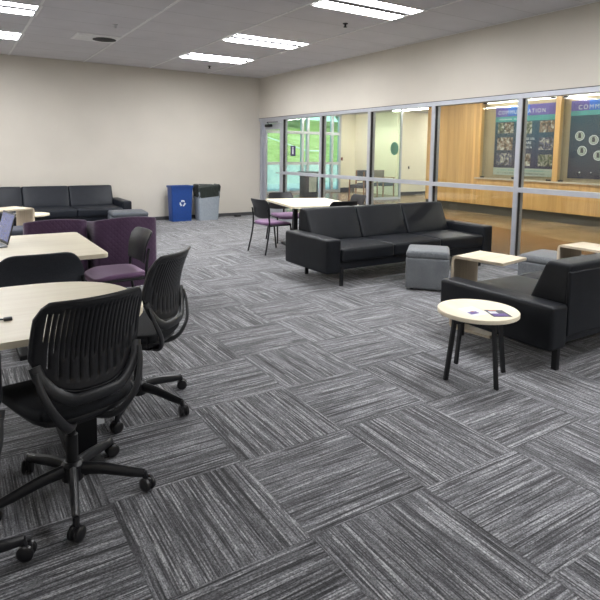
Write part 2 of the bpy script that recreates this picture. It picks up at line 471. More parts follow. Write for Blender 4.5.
# ------------------------------------------------------------------ recessed ceiling lights
def ceiling_light():
    t = thing('ceiling_light', '', 'ceiling light', group='recessed ceiling lights')
    bm = BM(); w, d = 1.29, .61                         # origin at centre, ceiling plane z=0
    for a in ((-w/2, w/2, -d/2, -d/2+.022), (-w/2, w/2, d/2-.022, d/2), (-w/2, -w/2+.025, -d/2+.022, d/2-.022), (w/2-.025, w/2, -d/2+.022, d/2-.022)):
        box(bm, *a, -.004, .03)
    box(bm, -w/2, w/2, -d/2, d/2, .075, .085)
    finish('frame', bm, M['lamp_white'], t, smooth=False)
    for s in (-1, 1):
        bm = BM(); yc = s*.165; half = .105; P = []
        for k in range(9):
            a = -1+2*k/8; P.append((yc+half*a, .028-.022*(1-a*a)))
        top = [[bm.verts.new((x, y, z)) for y, z in P] for x in (-w/2+.03, w/2-.03)]
        for k in range(8): bm.faces.new((top[0][k], top[1][k], top[1][k+1], top[0][k+1]))
        finish('lens', bm, M['lens'], t)
    bm = BM(); box(bm, -w/2+.03, w/2-.03, -.058, .058, .004, .03); finish('centre_basket', bm, M['basket'], t, smooth=False)
    return t
LLAB = {(3.60, 9.33): 'ceiling light farthest back on the right, smallest lit troffer near the back wall',
        (3.60, 7.455): 'middle ceiling light of the right row, between the large one and the farthest',
        (3.60, 4.955): 'largest lit ceiling light, at the top middle above the black sofa',
        (-.30, 9.33): 'smaller ceiling light at the left edge, nearest the back wall on that side',
        (-.30, 7.455): 'larger ceiling light in the top left corner beside the pale grid line'}
L0 = ceiling_light()
for k, (x, y) in enumerate(LIGHTS):
    lab = LLAB.get((x, y), 'unseen lit ceiling troffer outside the top or left of the photograph')
    loc = (x+.69, y+.3125, H)
    if k == 0:
        L0.location = loc; L0['label'] = lab
    else: dup(L0, loc, 0, lab, 'recessed ceiling lights' if (x, y) in LLAB else 'ceiling lights out of view')
    if k == 0 and (x, y) not in LLAB: L0['group'] = 'ceiling lights out of view'

# ceiling air diffuser
t = thing('air_diffuser', 'square pale ceiling air diffuser with a dark round vent at its right', 'vent', (1.98, 9.04, H))
bm = BM(); box(bm, -.32, .32, -.27, .27, -.006, .004, bev=.003); finish('face_plate', bm, M['lamp_white'], t)
bm = BM()
for i in range(9): box(bm, -.27+.03*i, -.255+.03*i, -.22, .22, -.012, -.005)
finish('perforated_strip', bm, M['grid'], t, smooth=False)
bm = BM(); lathe(bm, [(.17, -.008), (.175, -.014), (.12, -.02), (.05, -.03), (.02, -.03)], 32, .13, 0); finish('round_vent', bm, M['gasket'], t)
def sprinkler(x, y, lab, mat):
    bm = BM(); lathe(bm, [(.035, H), (.035, H-.008), (.012, H-.012), (.012, H-.04), (.025, H-.045), (.025, H-.05)], 16, x, y)
    tag(finish('sprinkler_head', bm, mat), lab, 'sprinkler', 'ceiling sprinkler heads')
sprinkler(2.0, 7.93, 'pale sprinkler head on the ceiling above and right of the air diffuser', M['steel'])
sprinkler(4.52, 6.05, 'dark sprinkler head on the ceiling just below the largest light', M['gasket'])
sprinkler(4.50, 10.55, 'dark sprinkler head on the ceiling nearest the back right corner', M['gasket'])

# ------------------------------------------------------------------ glazed wall
MUL = [11.50, 10.52, 9.03, 7.54, 6.03, 4.53, 3.08, 1.56, .01, -1.49, -2.99]      # mullion centres along Y
def mullion(bm, y, w=.062, z0=.0, z1=WT):
    box(bm, XW-.012, XW+.008, y-w/2, y+w/2, z0, z1)
    box(bm, XW+.008, XW+.060, y-w/2+.002, y+w/2-.002, z0, z1, mi=1)
    box(bm, XW+.060, XW+.11, y-w/2, y+w/2, z0, z1)
for k, y in enumerate(MUL):
    bm = BM(); mullion(bm, y, z0=.06 if k > 1 else 0, z1=WT-.06)
    struct('trim_%d' % (k+3), bm, None, mats=[M['alu'], M['gasket']])
nb = len(MUL)+3
bm = BM()                                             # head rail
box(bm, XW-.015, XW+.018, Y0, YW, WT-.06, WT+.008); box(bm, XW+.018, XW+.062, Y0, YW, WT-.058, WT, mi=1); box(bm, XW-.018, XW-.0152, Y0, YW, WT, WT+.008, mi=1); box(bm, XW+.062, XW+.11, Y0, YW, WT-.06, WT)
struct('trim_%d' % nb, bm, None, mats=[M['alu'], M['gasket']])
bm = BM()                                             # bottom rail
box(bm, XW-.015, XW+.11, Y0, 10.47, 0, .06); struct('trim_%d' % (nb+1), bm, M['alu'])
for k in range(1, len(MUL)):
    y1 = MUL[k]-.031; y0 = (MUL[k+1]+.031) if k+1 < len(MUL) else Y0
    w = bpy.data.objects.new('window_%d' % k, None); COL.objects.link(w); w['kind'] = 'structure'; w.location = (XW+.047, (y0+y1)/2, .06)
    def pane(z0, z1):
        bm = BM(); box(bm, -.003, .003, y0-w.location.y, y1-w.location.y, z0-.06, z1-.06)
        o = finish('pane', bm, M['glass'], w, smooth=False)
    pane(.06, 1.005); pane(1.065, WT-.06)
    bm = BM()
    box(bm, -.062, -.015, y0-w.location.y, y1-w.location.y, .945, 1.005)
    box(bm, .015, .063, y0-w.location.y, y1-w.location.y, .945, 1.005); box(bm, -.015, .015, y0-w.location.y, y1-w.location.y, .95, 1.0)
    finish('mid_rail', bm, M['alu'], w, smooth=False)
# door bay
d = bpy.data.objects.new('door_1', None); COL.objects.link(d); d['kind'] = 'structure'; d.location = (XW+.04, 10.98, 0)
dw = .44
bm = BM()
box(bm, -.022, .022, -dw, -dw+.12, .01, 2.13, bev=.002); box(bm, -.022, .022, dw-.12, dw, .01, 2.13, bev=.002)
box(bm, -.022, .022, -dw+.12, dw-.12, 2.00, 2.13); box(bm, -.022, .022, -dw+.12, dw-.12, .01, .27)
finish('door_frame', bm, M['alu'], d)
bm = BM(); box(bm, -.003, .003, -dw+.12, dw-.12, .27, 2.00); finish('pane', bm, M['glass'], d, smooth=False)
bm = BM(); tube(bm, [(-.03, -dw+.06, 1.03), (-.075, -dw+.06, 1.03), (-.075, -dw+.17, 1.03)], .011, 8); finish('lever_handle', bm, M['steel'], d)
bm = BM(); box(bm, -.07, -.02, .02, .30, 2.06, 2.12, bev=.008); tube(bm, [(-.045, .16, 2.125), (-.20, -.05, 2.15), (-.03, -.26, 2.16)], .009, 6)
finish('door_closer', bm, M['gasket'], d)
bm = BM(); box(bm, XW-.012, XW+.10, 11.44, 11.47, 0, WT-.06); box(bm, XW, XW+.09, 10.53, 11.44, 2.14, WT-.06)
struct('trim_%d' % (nb+2), bm, M['alu'])
# small restroom style sticker on the first pane
t = thing('window_sign', 'small dark purple sign with a white figure stuck on the glass beside the door', 'sign', (XW+.04, 10.13, 1.52))
bm = BM(); box(bm, -.003, 0, -.10, .10, -.11, .11, bev=.001); finish('plate', bm, M['sign_plate'], t)
bm = BM()
box(bm, -.006, -.0035, -.025, .025, -.07, .04); lathe(bm, [(.022, -.001), (.022, .002)], 16)
vs = [v for v in bm.verts if abs(v.co.z) <= .0021 and v.co.x > -.03 and (v.co.x**2+v.co.y**2) < .0006]
for v in vs: v.co = Vector((-.005+v.co.z, v.co.y, .065+v.co.x))
finish('figure_symbol', bm, M['white'], t, smooth=False)

# ------------------------------------------------------------------ hallway beyond the glass
HC = 2.98
sbox('floor_hallway', (XW+.06, 21, -5, 17.4, -.12, 0), M['hall_floor'])
bm = BM(); box(bm, XW+.12, 21, -5, 17.4, HC, HC+.12); struct('ceiling_hallway', bm, M['tile_ceiling'])
sbox('wall_hallway_front', (XW+.12, HX+.8, -5.15, -5, 0, HC), M['wall_hall'])
WZ = .225                                            # underside of the oak panelling
def wood(name, y0, y1, z0, z1, x0=HX, x1=HX+.10, m='wood_panel'): return sbox(name, (x0, x1, y0, y1, z0, z1), M[m])
bm = BM()
box(bm, HX, HX+.75, 9.56, 11.30, WZ, HC)             # solid bay at the far end
box(bm, HX, HX+.10, -5, 9.56, WZ, .88)               # below the cases
box(bm, HX, HX+.10, -5, 9.56, 2.80, HC)              # above the cases
box(bm, HX, HX+.10, 9.44, 9.56, .88, 2.80)
for y in (7.36, 5.10, 2.93, .76, -1.41): box(bm, HX, HX+.10, y-.06, y+.06, .88, 2.80)
struct('wall_hallway_right', bm, M['wood_panel'])
sbox('trim_%d' % (nb+3), (HX-.012, HX, 9.50, 9.60, WZ, HC), M['wood_trim'])
bm = BM()
box(bm, HX+.18, HX+.28, -5, 9.56, .80, 2.90); box(bm, HX+.10, HX+.18, -5, 9.56, .80, .88)
box(bm, HX+.10, HX+.18, -5, 9.56, 2.80, 2.90)
for y in (9.50, 7.36, 5.10, 2.93, .76, -1.41): box(bm, HX+.10, HX+.18, y-.03, y+.03, .88, 2.80)
struct('wall_display_recess', bm, M['case_back'])
sbox('baseboard_hallway', (HX+.04, HX+.06, -5, 11.3, 0, WZ), M['toe'])
sbox('wall_hallway_toe', (HX+.06, HX+.75, -5, 11.3, 0, WZ-.002), M['toe'])
sbox('trim_%d' % (nb+4), (HX-.03, HX+.10, -5, 9.56, .88, .915), M['pale_sill'])
CASES = [(9.44, 7.42), (7.30, 5.16), (5.04, 2.99), (2.87, .82)]
for k, (ya, yb) in enumerate(CASES):
    w = bpy.data.objects.new('window_%d' % (21+k), None); COL.objects.link(w); w['kind'] = 'structure'; w.location = (HX+.02, (ya+yb)/2, .915)
    bm = BM(); hw = (ya-yb)/2; box(bm, -.003, .003, -hw, hw, 0, 1.885); finish('pane', bm, M['glass'], w, smooth=False)
    bm = BM()
    for s in (-1, 1):
        for z in (0, 1.84): box(bm, -.012, -.003, s*(hw-.09)-.06, s*(hw-.09)+.06, z, z+.035)
    box(bm, -.014, -.003, -.09, .05, 0, .05)
    finish('glass_clip', bm, M['gasket'], w, smooth=False)
labs = ['white light strip at the top of the left display case', 'white light strip at the top of the right display case', 'case light strip beyond the right edge of the view', 'case light strip beyond the right edge of the view']
for k, (ya, yb) in enumerate(CASES):
    t = thing('case_light', labs[k], 'light', (HX+.10, (ya+yb)/2, 2.80), group='display case light strips')
    hw = (ya-yb)/2-.08
    bm = BM(); box(bm, -.05, .05, -hw, hw, -.02, 0); finish('housing', bm, M['lamp_white'], t, smooth=False)
    bm = BM(); box(bm, -.04, .04, -hw+.02, hw-.02, -.04, -.02, bev=.008); finish('lens', bm, M['case_lamp'], t)

def text_mesh(name, s, size, mat, parent, loc, align='LEFT', shear=0, width=None):
    cu = bpy.data.curves.new(name, 'FONT'); cu.body = s; cu.size = size; cu.align_x = align; cu.extrude = .0008; cu.space_character = 1.35 if 'title' in name else 1.0
    tmp = bpy.data.objects.new('tmp_'+name, cu); COL.objects.link(tmp)
    dg = bpy.context.evaluated_depsgraph_get(); dg.update()
    me = bpy.data.meshes.new_from_object(tmp.evaluated_get(dg)); COL.objects.unlink(tmp); bpy.data.objects.remove(tmp)
    if width:
        w = max(v.co.x for v in me.vertices)-min(v.co.x for v in me.vertices)
        k = width/max(w, 1e-6)
        for v in me.vertices: v.co.x *= k
    me.materials.clear(); me.materials.append(mat)
    o = bpy.data.objects.new(name, me); COL.objects.link(o); o.parent = parent
    o.location = loc; o.rotation_euler = (PI/2, 0, -PI/2)        # reads from the -X side, running towards -Y
    return o
# poster A : x plane = HX+.40, local y decreasing = reading direction
def poster(name, label, ya, yb, mat, z0=1.0, z1=2.62):
    t = thing(name, label, 'poster', (HX+.155, (ya+yb)/2, z0)); hw = (ya-yb)/2
    bm = BM(); box(bm, 0, .012, -hw, hw, 0, z1-z0); finish('backing_board', bm, mat, t, smooth=False)
    return t, hw
pa, hw = poster('display_poster', 'large purple and teal poster headed COMMUNICATION in the left display case', 9.13, 7.46, M['poster_a'], 1.0, 2.68)
def patch(nm, mat, t, ya, yb, za, zb, x=-.004, parent=None):
    bm = BM(); box(bm, x, x+.0035, yb, ya, za, zb); return finish(nm, bm, mat, parent or t, smooth=False)
def small_print(t, ya, yb, z, h, mat, w):
    bm = BM(); y = ya; rr = random.Random(int(z*1000)); n = 0
    while y-w > yb:                                  # unreadable small lettering, drawn as broken letter strokes
        if rr.random() > .16:
            y2 = y-w*.72; box(bm, -.0075, -.0055, y2, y, z, z+h*.22)
            box(bm, -.0075, -.0055, y-w*.22, y, z+h*.22, z+h)
        y -= w
    finish('small_print', bm, mat, t, smooth=False)
patch('title_band', M['banner_purple'], pa, hw, -hw, 1.42, 1.68)
patch('title_highlight', M['banner_blue'], pa, .48, -.12, 1.44, 1.68, -.006)
patch('subtitle_band', M['banner_teal'], pa, hw, -hw, 1.30, 1.42)
patch('foot_band', M['poster_foot'], pa, hw, -hw, 0, .18)
text_mesh('title_lettering', 'COMMUNICATION', .135, M['white'], pa, (-.008, .76, 1.48), width=1.28)
for k, (yy, zz, w_, h_) in enumerate([(.66, 1.02, .17, .26), (.43, 1.02, .26, .26), (.53, .61, .44, .31), (.53, .24, .44, .29), (-.06, 1.0, .28, .28), (-.06, .24, .28, .29), (-.58, 1.02, .36, .26), (-.58, .62, .36, .28), (-.58, .24, .36, .27)]):
    patch('photo_panel', photo_mat('poster_photo_%d' % k, k+1, [(.10, .12, .05), (.12, .05, .02), (.22, .11, .07), (.05, .05, .16)][k % 4]), pa, yy+w_/2, yy-w_/2, zz, zz+h_, -.006)
text_mesh('slogan_lettering', 'WE ARE', .085, M['white'], pa, (-.006, .10, .755))
small_print(pa, .10, -.30, .86, .05, M['white'], .028); small_print(pa, .10, -.26, .66, .05, M['white'], .028)
small_print(pa, .70, -.72, .115, .025, M['banner_teal'], .022); small_print(pa, .70, -.62, .045, .032, M['dark_print'], .026)
small_print(pa, .74, .10, 1.345, .035, M['white'], .026)
pb, hb = poster('display_poster', 'dark navy poster with round white icons in the right display case', 7.15, 5.30, M['poster_b'], 1.0, 2.68)
patch('title_band', M['banner_purple'], pb, hb, -hb, 1.46, 1.68)
patch('title_highlight', M['banner_blue'], pb, .52, -.10, 1.46, 1.68, -.006)
patch('subtitle_band', M['banner_teal'], pb, hb, -hb, 1.36, 1.46)
text_mesh('title_lettering', 'COMMUNICATION', .135, M['white'], pb, (-.008, .76, 1.49), width=1.36)
def discpart(nm, mat, t, y, z, r, x):
    bm = BM(); vs = lathe(bm, [(r, 0), (r, .003)], 24)
    for v in vs: v.co = Vector((x-v.co.z, y+v.co.x, z+v.co.y))
    return finish(nm, bm, mat, t, smooth=False)
for k, (y, z) in enumerate([(.69, .92), (.38, .83), (.62, .60), (.26, .50), (-.10, .85), (-.35, .55)]):
    o = discpart('round_icon', M['white'], pb, y, z, .105, -.001)
    discpart('icon_rim', M['dark_print'], o, y, z, .088, -.0045); discpart('icon_disc', M['poster_foot'], o, y, z, .080, -.008)
    bm = BM(); box(bm, -.014, -.011, y-.035, y+.03, z-.045, z+.02); vs = lathe(bm, [(.03, 0), (.03, .003)], 14)
    for v in vs: v.co = Vector((-.014+v.co.z, y+v.co.x, z+.035+v.co.y))
    finish('icon_figure', bm, M['dark_print'], o, smooth=False)
bm = BM()
for k in range(26):
    y, z, r = random.uniform(-.7, .7), random.uniform(.05, 1.12), random.choice((.008, .012, .018))
    vs = lathe(bm, [(r, 0), (r, .003)], 8)
    for v in vs: v.co = Vector((-.001-v.co.z, y+v.co.x, z+v.co.y))
finish('star_dots', bm, M['white'], pb, smooth=False)

# hallway lamps; last two are unseen, added to brighten the far cream walls
for k, (x, y, L) in enumerate([(10.2, 2.0, 2.4), (10.2, 5.2, 2.4), (10.2, 8.4, 2.4), (8.6, 11.6, 2.4), (9.6, 14.6, 2.4), (12.9, 13.6, 1.6), (12.0, 15.9, 2.0), (15.4, 13.2, 2.4)]):
    t = thing('hallway_light', 'linear hallway ceiling light %s' % ['beyond the right edge of the view', 'in front of the right display case', 'in front of the left display case', 'near the cream hallway wall', 'near the glass entrance', 'above the wooden waiting chairs', 'added unseen just inside the glass entrance', 'added unseen behind the oak panelling end'][k], 'ceiling light', (x, y, HC), group='hallway ceiling lights')
    bm = BM(); box(bm, -.09, .09, -L/2, L/2, -.03, 0); finish('housing', bm, M['lamp_white'], t, smooth=False)
    bm = BM(); box(bm, -.07, .07, -L/2+.02, L/2-.02, -.055, -.03, bev=.01); finish('lens', bm, M['hall_lamp'], t)

# far walls of the hallway
sbox('wall_hallway_cream', (13.60, 21, 14.80, 14.95, 0, HC), M['wall_hall'])
sbox('baseboard_cream', (13.60, 21, 14.785, 14.80, 0, .12), M['base'])
sbox('wall_hallway_far', (12.72, 13.6, 17.2, 17.35, 0, HC), M['wall_hall'])
sbox('wall_hallway_side', (13.45, 13.60, 14.80, 17.2, 0, HC), M['wall_hall'])
sbox('baseboard_far', (12.72, 13.45, 17.185, 17.2, 0, .16), M['base'])
sbox('wall_hallway_left', (XW, XW+.12, YW+.15, 17.4, 0, HC), M['wall_hall'])
# pale green glass screen with round decal
w = bpy.data.objects.new('window_31', None); COL.objects.link(w); w['kind'] = 'structure'; w.location = (12.3, 13.6, 0)
bm = BM(); box(bm, -1.0, .22, -.004, .004, .08, HC-.02); finish('pane', bm, M['glass_pale'], w, smooth=False)
bm = BM(); box(bm, .20, .26, -.03, .03, 0, HC); box(bm, -1.0, .20, -.02, .02, 0, .08); finish('screen_frame', bm, M['alu'], w, smooth=False)
bm = BM(); vs = lathe(bm, [(.17, 0), (.17, .004)], 32)
for v in vs: v.co = Vector((v.co.x, -v.co.z, v.co.y*1.25))
o = finish('round_decal', bm, M['decal'], None, smooth=False); o.location = (12.25, 13.59, 1.66)
tag(o, 'round teal decal on the pale green glass screen in the hallway', 'decal')
bm = BM(); box(bm, -.05, .05, -.03, 0, -.06, .06, bev=.01); o = finish('fire_alarm', bm, M['brick_red']); o.location = (12.79, 17.19, 1.27)
tag(o, 'small red alarm pull on the cream wall beside the glass entrance', 'alarm')
bm = BM(); box(bm, -.03, .03, -.012, 0, -.05, .05, bev=.004); o = finish('wall_outlet', bm, M['gasket']); o.location = (14.05, 14.80, 1.0)
tag(o, 'tiny dark switch plate on the beige hallway wall left of the oak panelling', 'switch')

# exterior entrance glazing at Y=17
YG = 17.2
bm = BM()
for x in (6.4, 7.9, 9.0, 10.98, 11.22, 12.32, 12.68): box(bm, x-.045, x+.045, YG-.06, YG+.06, 0, HC)
for z in (.05, 1.10, 2.22, HC-.05): box(bm, 6.3, 12.7, YG-.05, YG+.05, z-.05, z+.05)
struct('trim_%d' % (nb+5), bm, M['alu'])
w = bpy.data.objects.new('window_41', None); COL.objects.link(w); w['kind'] = 'structure'; w.location = (9.5, YG, 0)
bm = BM(); box(bm, -3.2, 3.2, -.004, .004, .1, HC); finish('pane', bm, M['glass_green'], w, smooth=False)
# outdoors
sbox('ground_terrace', (-6, 40, 17.4, 23.2, -.2, -.02), M['concrete'])
sbox('wall_retaining', (-6, 40, 23.2, 23.5, -.2, .96), M['concrete'])
bm = BM(); n = 24
g = [[bm.verts.new((-6+60*i/n, 23.5+20*j/10, .95+3.6*(j/10)**1.05+.06*math.sin(i*1.3+j))) for i in range(n+1)] for j in range(11)]
for j in range(10):
    for i in range(n): bm.faces.new((g[j][i], g[j][i+1], g[j+1][i+1], g[j+1][i]))
b2 = [bm.verts.new((-6+60*i/n, 23.5, -.2)) for i in range(n+1)]
for i in range(n): bm.faces.new((b2[i], b2[i+1], g[0][i+1], g[0][i]))
o = finish('grass_bank', bm, M['grass']); o['kind'] = 'stuff'; tag(o, 'bright green grass bank outside the glass entrance', 'grass')
def shrub(x, y, z, r, lab):
    bm = BM()
    for k in range(7):
        q = bmesh.ops.create_icosphere(bm, subdivisions=3, radius=r*random.uniform(.5, .75))
        off = Vector((random.uniform(-.6, .6)*r, random.uniform(-.4, .4)*r, random.uniform(.3, .9)*r))
        for v in q['verts']:
            v.co *= 1+random.uniform(-.16, .16); v.co += off*.5; v.co.z = (v.co.z+.5*r)*2.1-.5*r; v.co += Vector((x, y, z))
    t_ = finish('shrub', bm, M['leaf'], smooth=False); tag(t_, lab, 'shrub', 'shrubs above the grass bank')
for k, (x, y, r) in enumerate([(16+2.0*i, 37.4+3.4*(i % 2), 1.30+.10*(i % 3)) for i in range(9)]):
    shrub(x, y, .95+3.6*((y-23.5)/20)**1.05+.85*r, r, 'leafy shrub along the top of the grass bank seen through the entrance glass')
t = thing('handrail', 'pale sloping handrail on the grass bank outside', 'railing', (14.2, 24.6, 1.1))
bm = BM(); tube(bm, [(-1.2, 2.0, 1.7), (1.4, -.6, .5), (2.2, -.6, .5)], .03, 8); finish('top_rail', bm, M['lamp_white'], t)
for k in range(4):
    f = k/3; bm = BM(); tube(bm, [(-1.2+2.6*f, 2.0-2.6*f, .35-.35*f), (-1.2+2.6*f, 2.0-2.6*f, 1.7-1.2*f)], .025, 8); finish('post', bm, M['lamp_white'], t)

# litter bin in the entrance
t = thing('litter_bin', 'dark hallway litter bin with a pale notice, in front of the entrance glass', 'bin', (10.25, 15.6, 0))
bm = BM(); box(bm, -.25, .25, -.2, .2, 0, .76, bev=.02); finish('body', bm, M['grey_cloth_dark'], t)
bm = BM(); box(bm, -.33, .33, -.26, .26, .76, .86, bev=.04, seg=3); finish('lid', bm, M['black_plastic'], t)
bm = BM(); box(bm, -.12, .18, -.204, -.201, .18, .68); finish('notice', bm, M['poster_foot'], t, smooth=False)

# waiting chairs in the hallway
def waiting_chair(lab, loc, rz):
    t = thing('waiting_chair', lab, 'chair', loc, rz, 'wooden hallway chairs')
    for sx in (-1, 1):
        for sy in (-1, 1):
            bm = BM(); tube(bm, [(sx*.27, sy*.25, 0), (sx*.26, sy*.24, .66 if sy > 0 else .92)], .024, 8); finish('leg', bm, M['chair_wood'], t)
        bm = BM(); box(bm, sx*.26-.03, sx*.26+.03, -.28, .28, .66, .69, bev=.008); finish('armrest', bm, M['chair_wood'], t)
    bm = BM(); cushion(bm, 0, .02, .44, .48, .50, .10, .03, 4, (0, 0, .015)); finish('seat', bm, M['grey_cloth_dark'], t)
    bm = BM(); cushion(bm, 0, -.22, .74, .48, .07, .36, .025, 4, (0, .01, 0)); finish('backrest', bm, M['grey_cloth_dark'], t)
    return t
waiting_chair('wood framed hallway chair with slate back, seen left of the tall mullion behind the sofa', (11.1, 13.9, 0), .5)
waiting_chair('left of two wood framed chairs behind the pale green glass screen', (11.95, 14.6, 0), PI+.1)
waiting_chair('right of two wood framed chairs behind the pale green glass screen', (12.65, 14.55, 0), PI+.1)

# ------------------------------------------------------------------ sofas
def sofa(label, loc, rz, W, D, zb, arm_h, arm_w, seat_h, back_h, n, mat, back_t=.13, back_b=.30, sled=True, group='black leather sofas', legs_in=.14):
    """front faces local -Y"""
    t = thing('sofa', label, 'sofa', loc, rz, group)
    hw, hd = W/2, D/2; iw = W-2*arm_w
    bm = BM(); cushion(bm, 0, .01, (zb+.03+zb+.13)/2, iw+.01, D-.05, .10, .015, 4); finish('seat_frame', bm, mat, t)
    for s in (-1, 1):
        bm = BM(); cushion(bm, s*(hw-arm_w/2), 0, (zb+arm_h)/2, arm_w, D, arm_h-zb, .028, 6, (.004, .004, .004)); finish('arm', bm, mat, t)
    cw = iw/n
    for i in range(n):
        cx = -iw/2+cw*(i+.5)
        bm = BM(); cushion(bm, cx, -.5*back_b+.005, (zb+.12+seat_h)/2, cw-.004, D-back_b+.02, seat_h-zb-.12, .032, 8, (0, .008, .012)); finish('seat_cushion', bm, mat, t)
        zc0, zc1 = seat_h-.02, back_h; hh = (zc1-zc0)/2; tb = (back_b+back_t)/2
        def fn(w, hh=hh):
            f = (w.z+hh)/(2*hh)                       # 0 bottom .. 1 top
            if w.y < 0: w.y *= 1
            th = back_b+(back_t-back_b)*f
            w.y = (w.y+tb/2)/tb*(-th)*-1              # 0..th
            w.y = -th+w.y
            return w
        bm = BM(); cushion(bm, cx, hd-.012, (zc0+zc1)/2, cw-.004, tb, 2*hh, .03, 8, (0, .016, .004), fn); finish('back_cushion', bm, mat, t)
    bm = BM(); cushion(bm, 0, hd-.015, (zb+.08+back_h-.05)/2, iw, .03, back_h-.05-zb-.08, .012, 4); finish('back_panel', bm, mat, t)
    for s in (-1, 1):
        if sled:
            x = s*(hw-.22)
            for y in (-hd+.03, hd-.16):
                bm = BM(); box(bm, x-.02, x+.02, y-.012, y+.012, 0, zb+.06); finish('leg', bm, M['black_metal'], t, smooth=False)
        else:
            for y in (-hd+.10, hd-.06):
                bm = BM(); x = s*(hw-legs_in); box(bm, x-.02, x+.02, y-.02, y+.02, 0, zb+.06, bev=.004); finish('leg', bm, M['black_metal'], t)
    return t
sofa('three-seat black leather sofa with block arms, in front of the glazed wall', (4.79, 5.27, 0), 0, 2.74, .90, .15, .535, .195, .425, .80, 3, M['leather'])
sofa('dark navy leather sofa standing against the back wall at the left', (1.495, 10.93, 0), 0, 2.75, .98, .15, .535, .165, .42, .79, 3, M['leather_navy'])
sofa('black leather loveseat cut by the right edge, seen from behind its arm', (4.33, 2.60, 0), PI, 2.0, 1.0, .165, .475, .185, .40, .745, 2, M['leather'], back_t=.18, back_b=.335, sled=False, legs_in=.16)

# ------------------------------------------------------------------ ottomans
def ottoman(label, loc, rz, w, d, h, mat, group='cube ottomans', r=.035):
    t = thing('ottoman', label, 'ottoman', loc, rz, group)
    bm = BM(); cushion(bm, 0, 0, .02+(h-.02-.075)/2, w, d, h-.095, .02, 4); finish('body', bm, mat, t)
    bm = BM(); cushion(bm, 0, 0, h-.043, w, d, .086, r, 6, (0, 0, .008)); finish('seat_pad', bm, mat, t)
    for sx in (-1, 1):
        for sy in (-1, 1):
            bm = BM(); lathe(bm, [(.02, 0), (.02, .03)], 12, sx*(w/2-.07), sy*(d/2-.07)); finish('foot', bm, M['black_metal'], t)
    return t
ottoman('grey felt cube ottoman in front of the black sofa, left of the small ash table', (4.475, 4.355, 0), math.radians(-47), .46, .49, .435, M['grey_felt'])
ottoman('grey felt cube ottoman behind the loveseat arm, at the foot of the glazed wall', (5.47, 3.47, 0), math.radians(9), .55, .55, .42, M['grey_felt'])
ottoman('pale grey leather ottoman at the right end of the navy sofa', (2.62, 9.80, 0), math.radians(-6), .62, .58, .42, M['slate_leather'], r=.04)
ottoman('dark slate ottoman below the ash table end, behind the laptop', (.84, 8.30, 0), 0, .46, .46, .42, M['grey_cloth_dark'])

# ------------------------------------------------------------------ C-shaped tables
def c_table(label, loc, rz, w, L, h, group='ash C-shaped tables'):
    """panel stands along local Y=0, top and foot run towards -Y; w across X"""
    t = thing('laptop_table', label, 'table', loc, rz, group); th = .022; r = .04
    P = []
    def arc(cx, cz, a0, a1, rr): return [(cx+rr*math.cos(a0+(a1-a0)*i/5), cz+rr*math.sin(a0+(a1-a0)*i/5)) for i in range(6)]
    outer = [(-L, h)]+arc(-r, h-r, PI/2, 0, r)+[(0, h/2)]
    inner = [(-L, h-th)]+arc(-r, h-r, PI/2, 0, r-th)+[(-th, h/2)]
    outer2 = [(0, h/2)]+arc(-r, r, 0, -PI/2, r)+[(-L*.82, 0)]
    inner2 = [(-th, h/2)]+arc(-r, r, 0, -PI/2, r-th)+[(-L*.82, th)]
    def slab(nm, o_, i_, m):
        bm = BM(); A = [[bm.verts.new((x, y, z)) for (y, z) in o_] for x in (-w/2, w/2)]; B = [[bm.verts.new((x, y, z)) for (y, z) in i_] for x in (-w/2, w/2)]
        k = len(o_)
        for i in range(k-1):
            bm.faces.new((A[0][i], A[0][i+1], A[1][i+1], A[1][i])); bm.faces.new((B[0][i], B[1][i], B[1][i+1], B[0][i+1]))
            bm.faces.new((A[0][i], B[0][i], B[0][i+1], A[0][i+1])); bm.faces.new((A[1][i], A[1][i+1], B[1][i+1], B[1][i]))
        bm.faces.new((A[0][0], A[1][0], B[1][0], B[0][0])); bm.faces.new((A[0][-1], B[0][-1], B[1][-1], A[1][-1]))
        finish(nm, bm, m, t)
    slab('tabletop', outer[:7], inner[:7], M['cwood'])
    slab('upright_panel', outer[6:]+outer2[1:2], inner[6:]+inner2[1:2], M['cwood_v'])
    slab('foot_plate', outer2[1:], inner2[1:], M['cwood'])
    return t
c_table('ash C-shaped side table between the grey ottoman and the loveseat arm', (3.755, 3.225, 0), math.radians(10), .40, .46, .63)
c_table('ash C-shaped side table at the right edge behind the loveseat', (5.17, 3.135, 0), math.radians(0), .38, .46, .62)
c_table('ash C-shaped table with rounded corner at the left edge, before the navy sofa', (.93, 9.15, 0), math.radians(-62), .42, .64, .62)

# ------------------------------------------------------------------ round side tables
def round_table(label, loc, rz, group='round side tables'):
    t = thing('round_side_table', label, 'table', loc, rz, group); R = .262
    bm = BM(); lathe(bm, [(R-.006, .432), (R, .436), (R, .456), (R-.003, .460)], 64); finish('tabletop', bm, M['table_top'], t)
    bm = BM(); box(bm, -.19, .19, -.012, .012, .375, .432); box(bm, -.012, .012, -.19, .19, .374, .431); lathe(bm, [(.21, .420), (.21, .4315)], 40)
    finish('cross_frame', bm, M['black_metal'], t, smooth=False)
    for k in range(4):
        a = PI/2*k; bm = BM()
        c, s = math.cos(a), math.sin(a)
        vs = box(bm, -.014, .014, -.009, .009, 0, .432)
        for v in vs:
            f = v.co.z/.432; x = v.co.x+.225-.055*f; y = v.co.y
            v.co = Vector((c*x-s*y, s*x+c*y, v.co.z))
        finish('leg', bm, M['black_metal'], t, smooth=False)
    return t
rt = round_table('round maple side table with splayed black legs, beside the loveseat arm', (2.915, 2.37, 0), math.radians(75))
dup(rt, (1.06, 9.62, 0), .3, 'small round maple side table in front of the navy sofa at the back left')
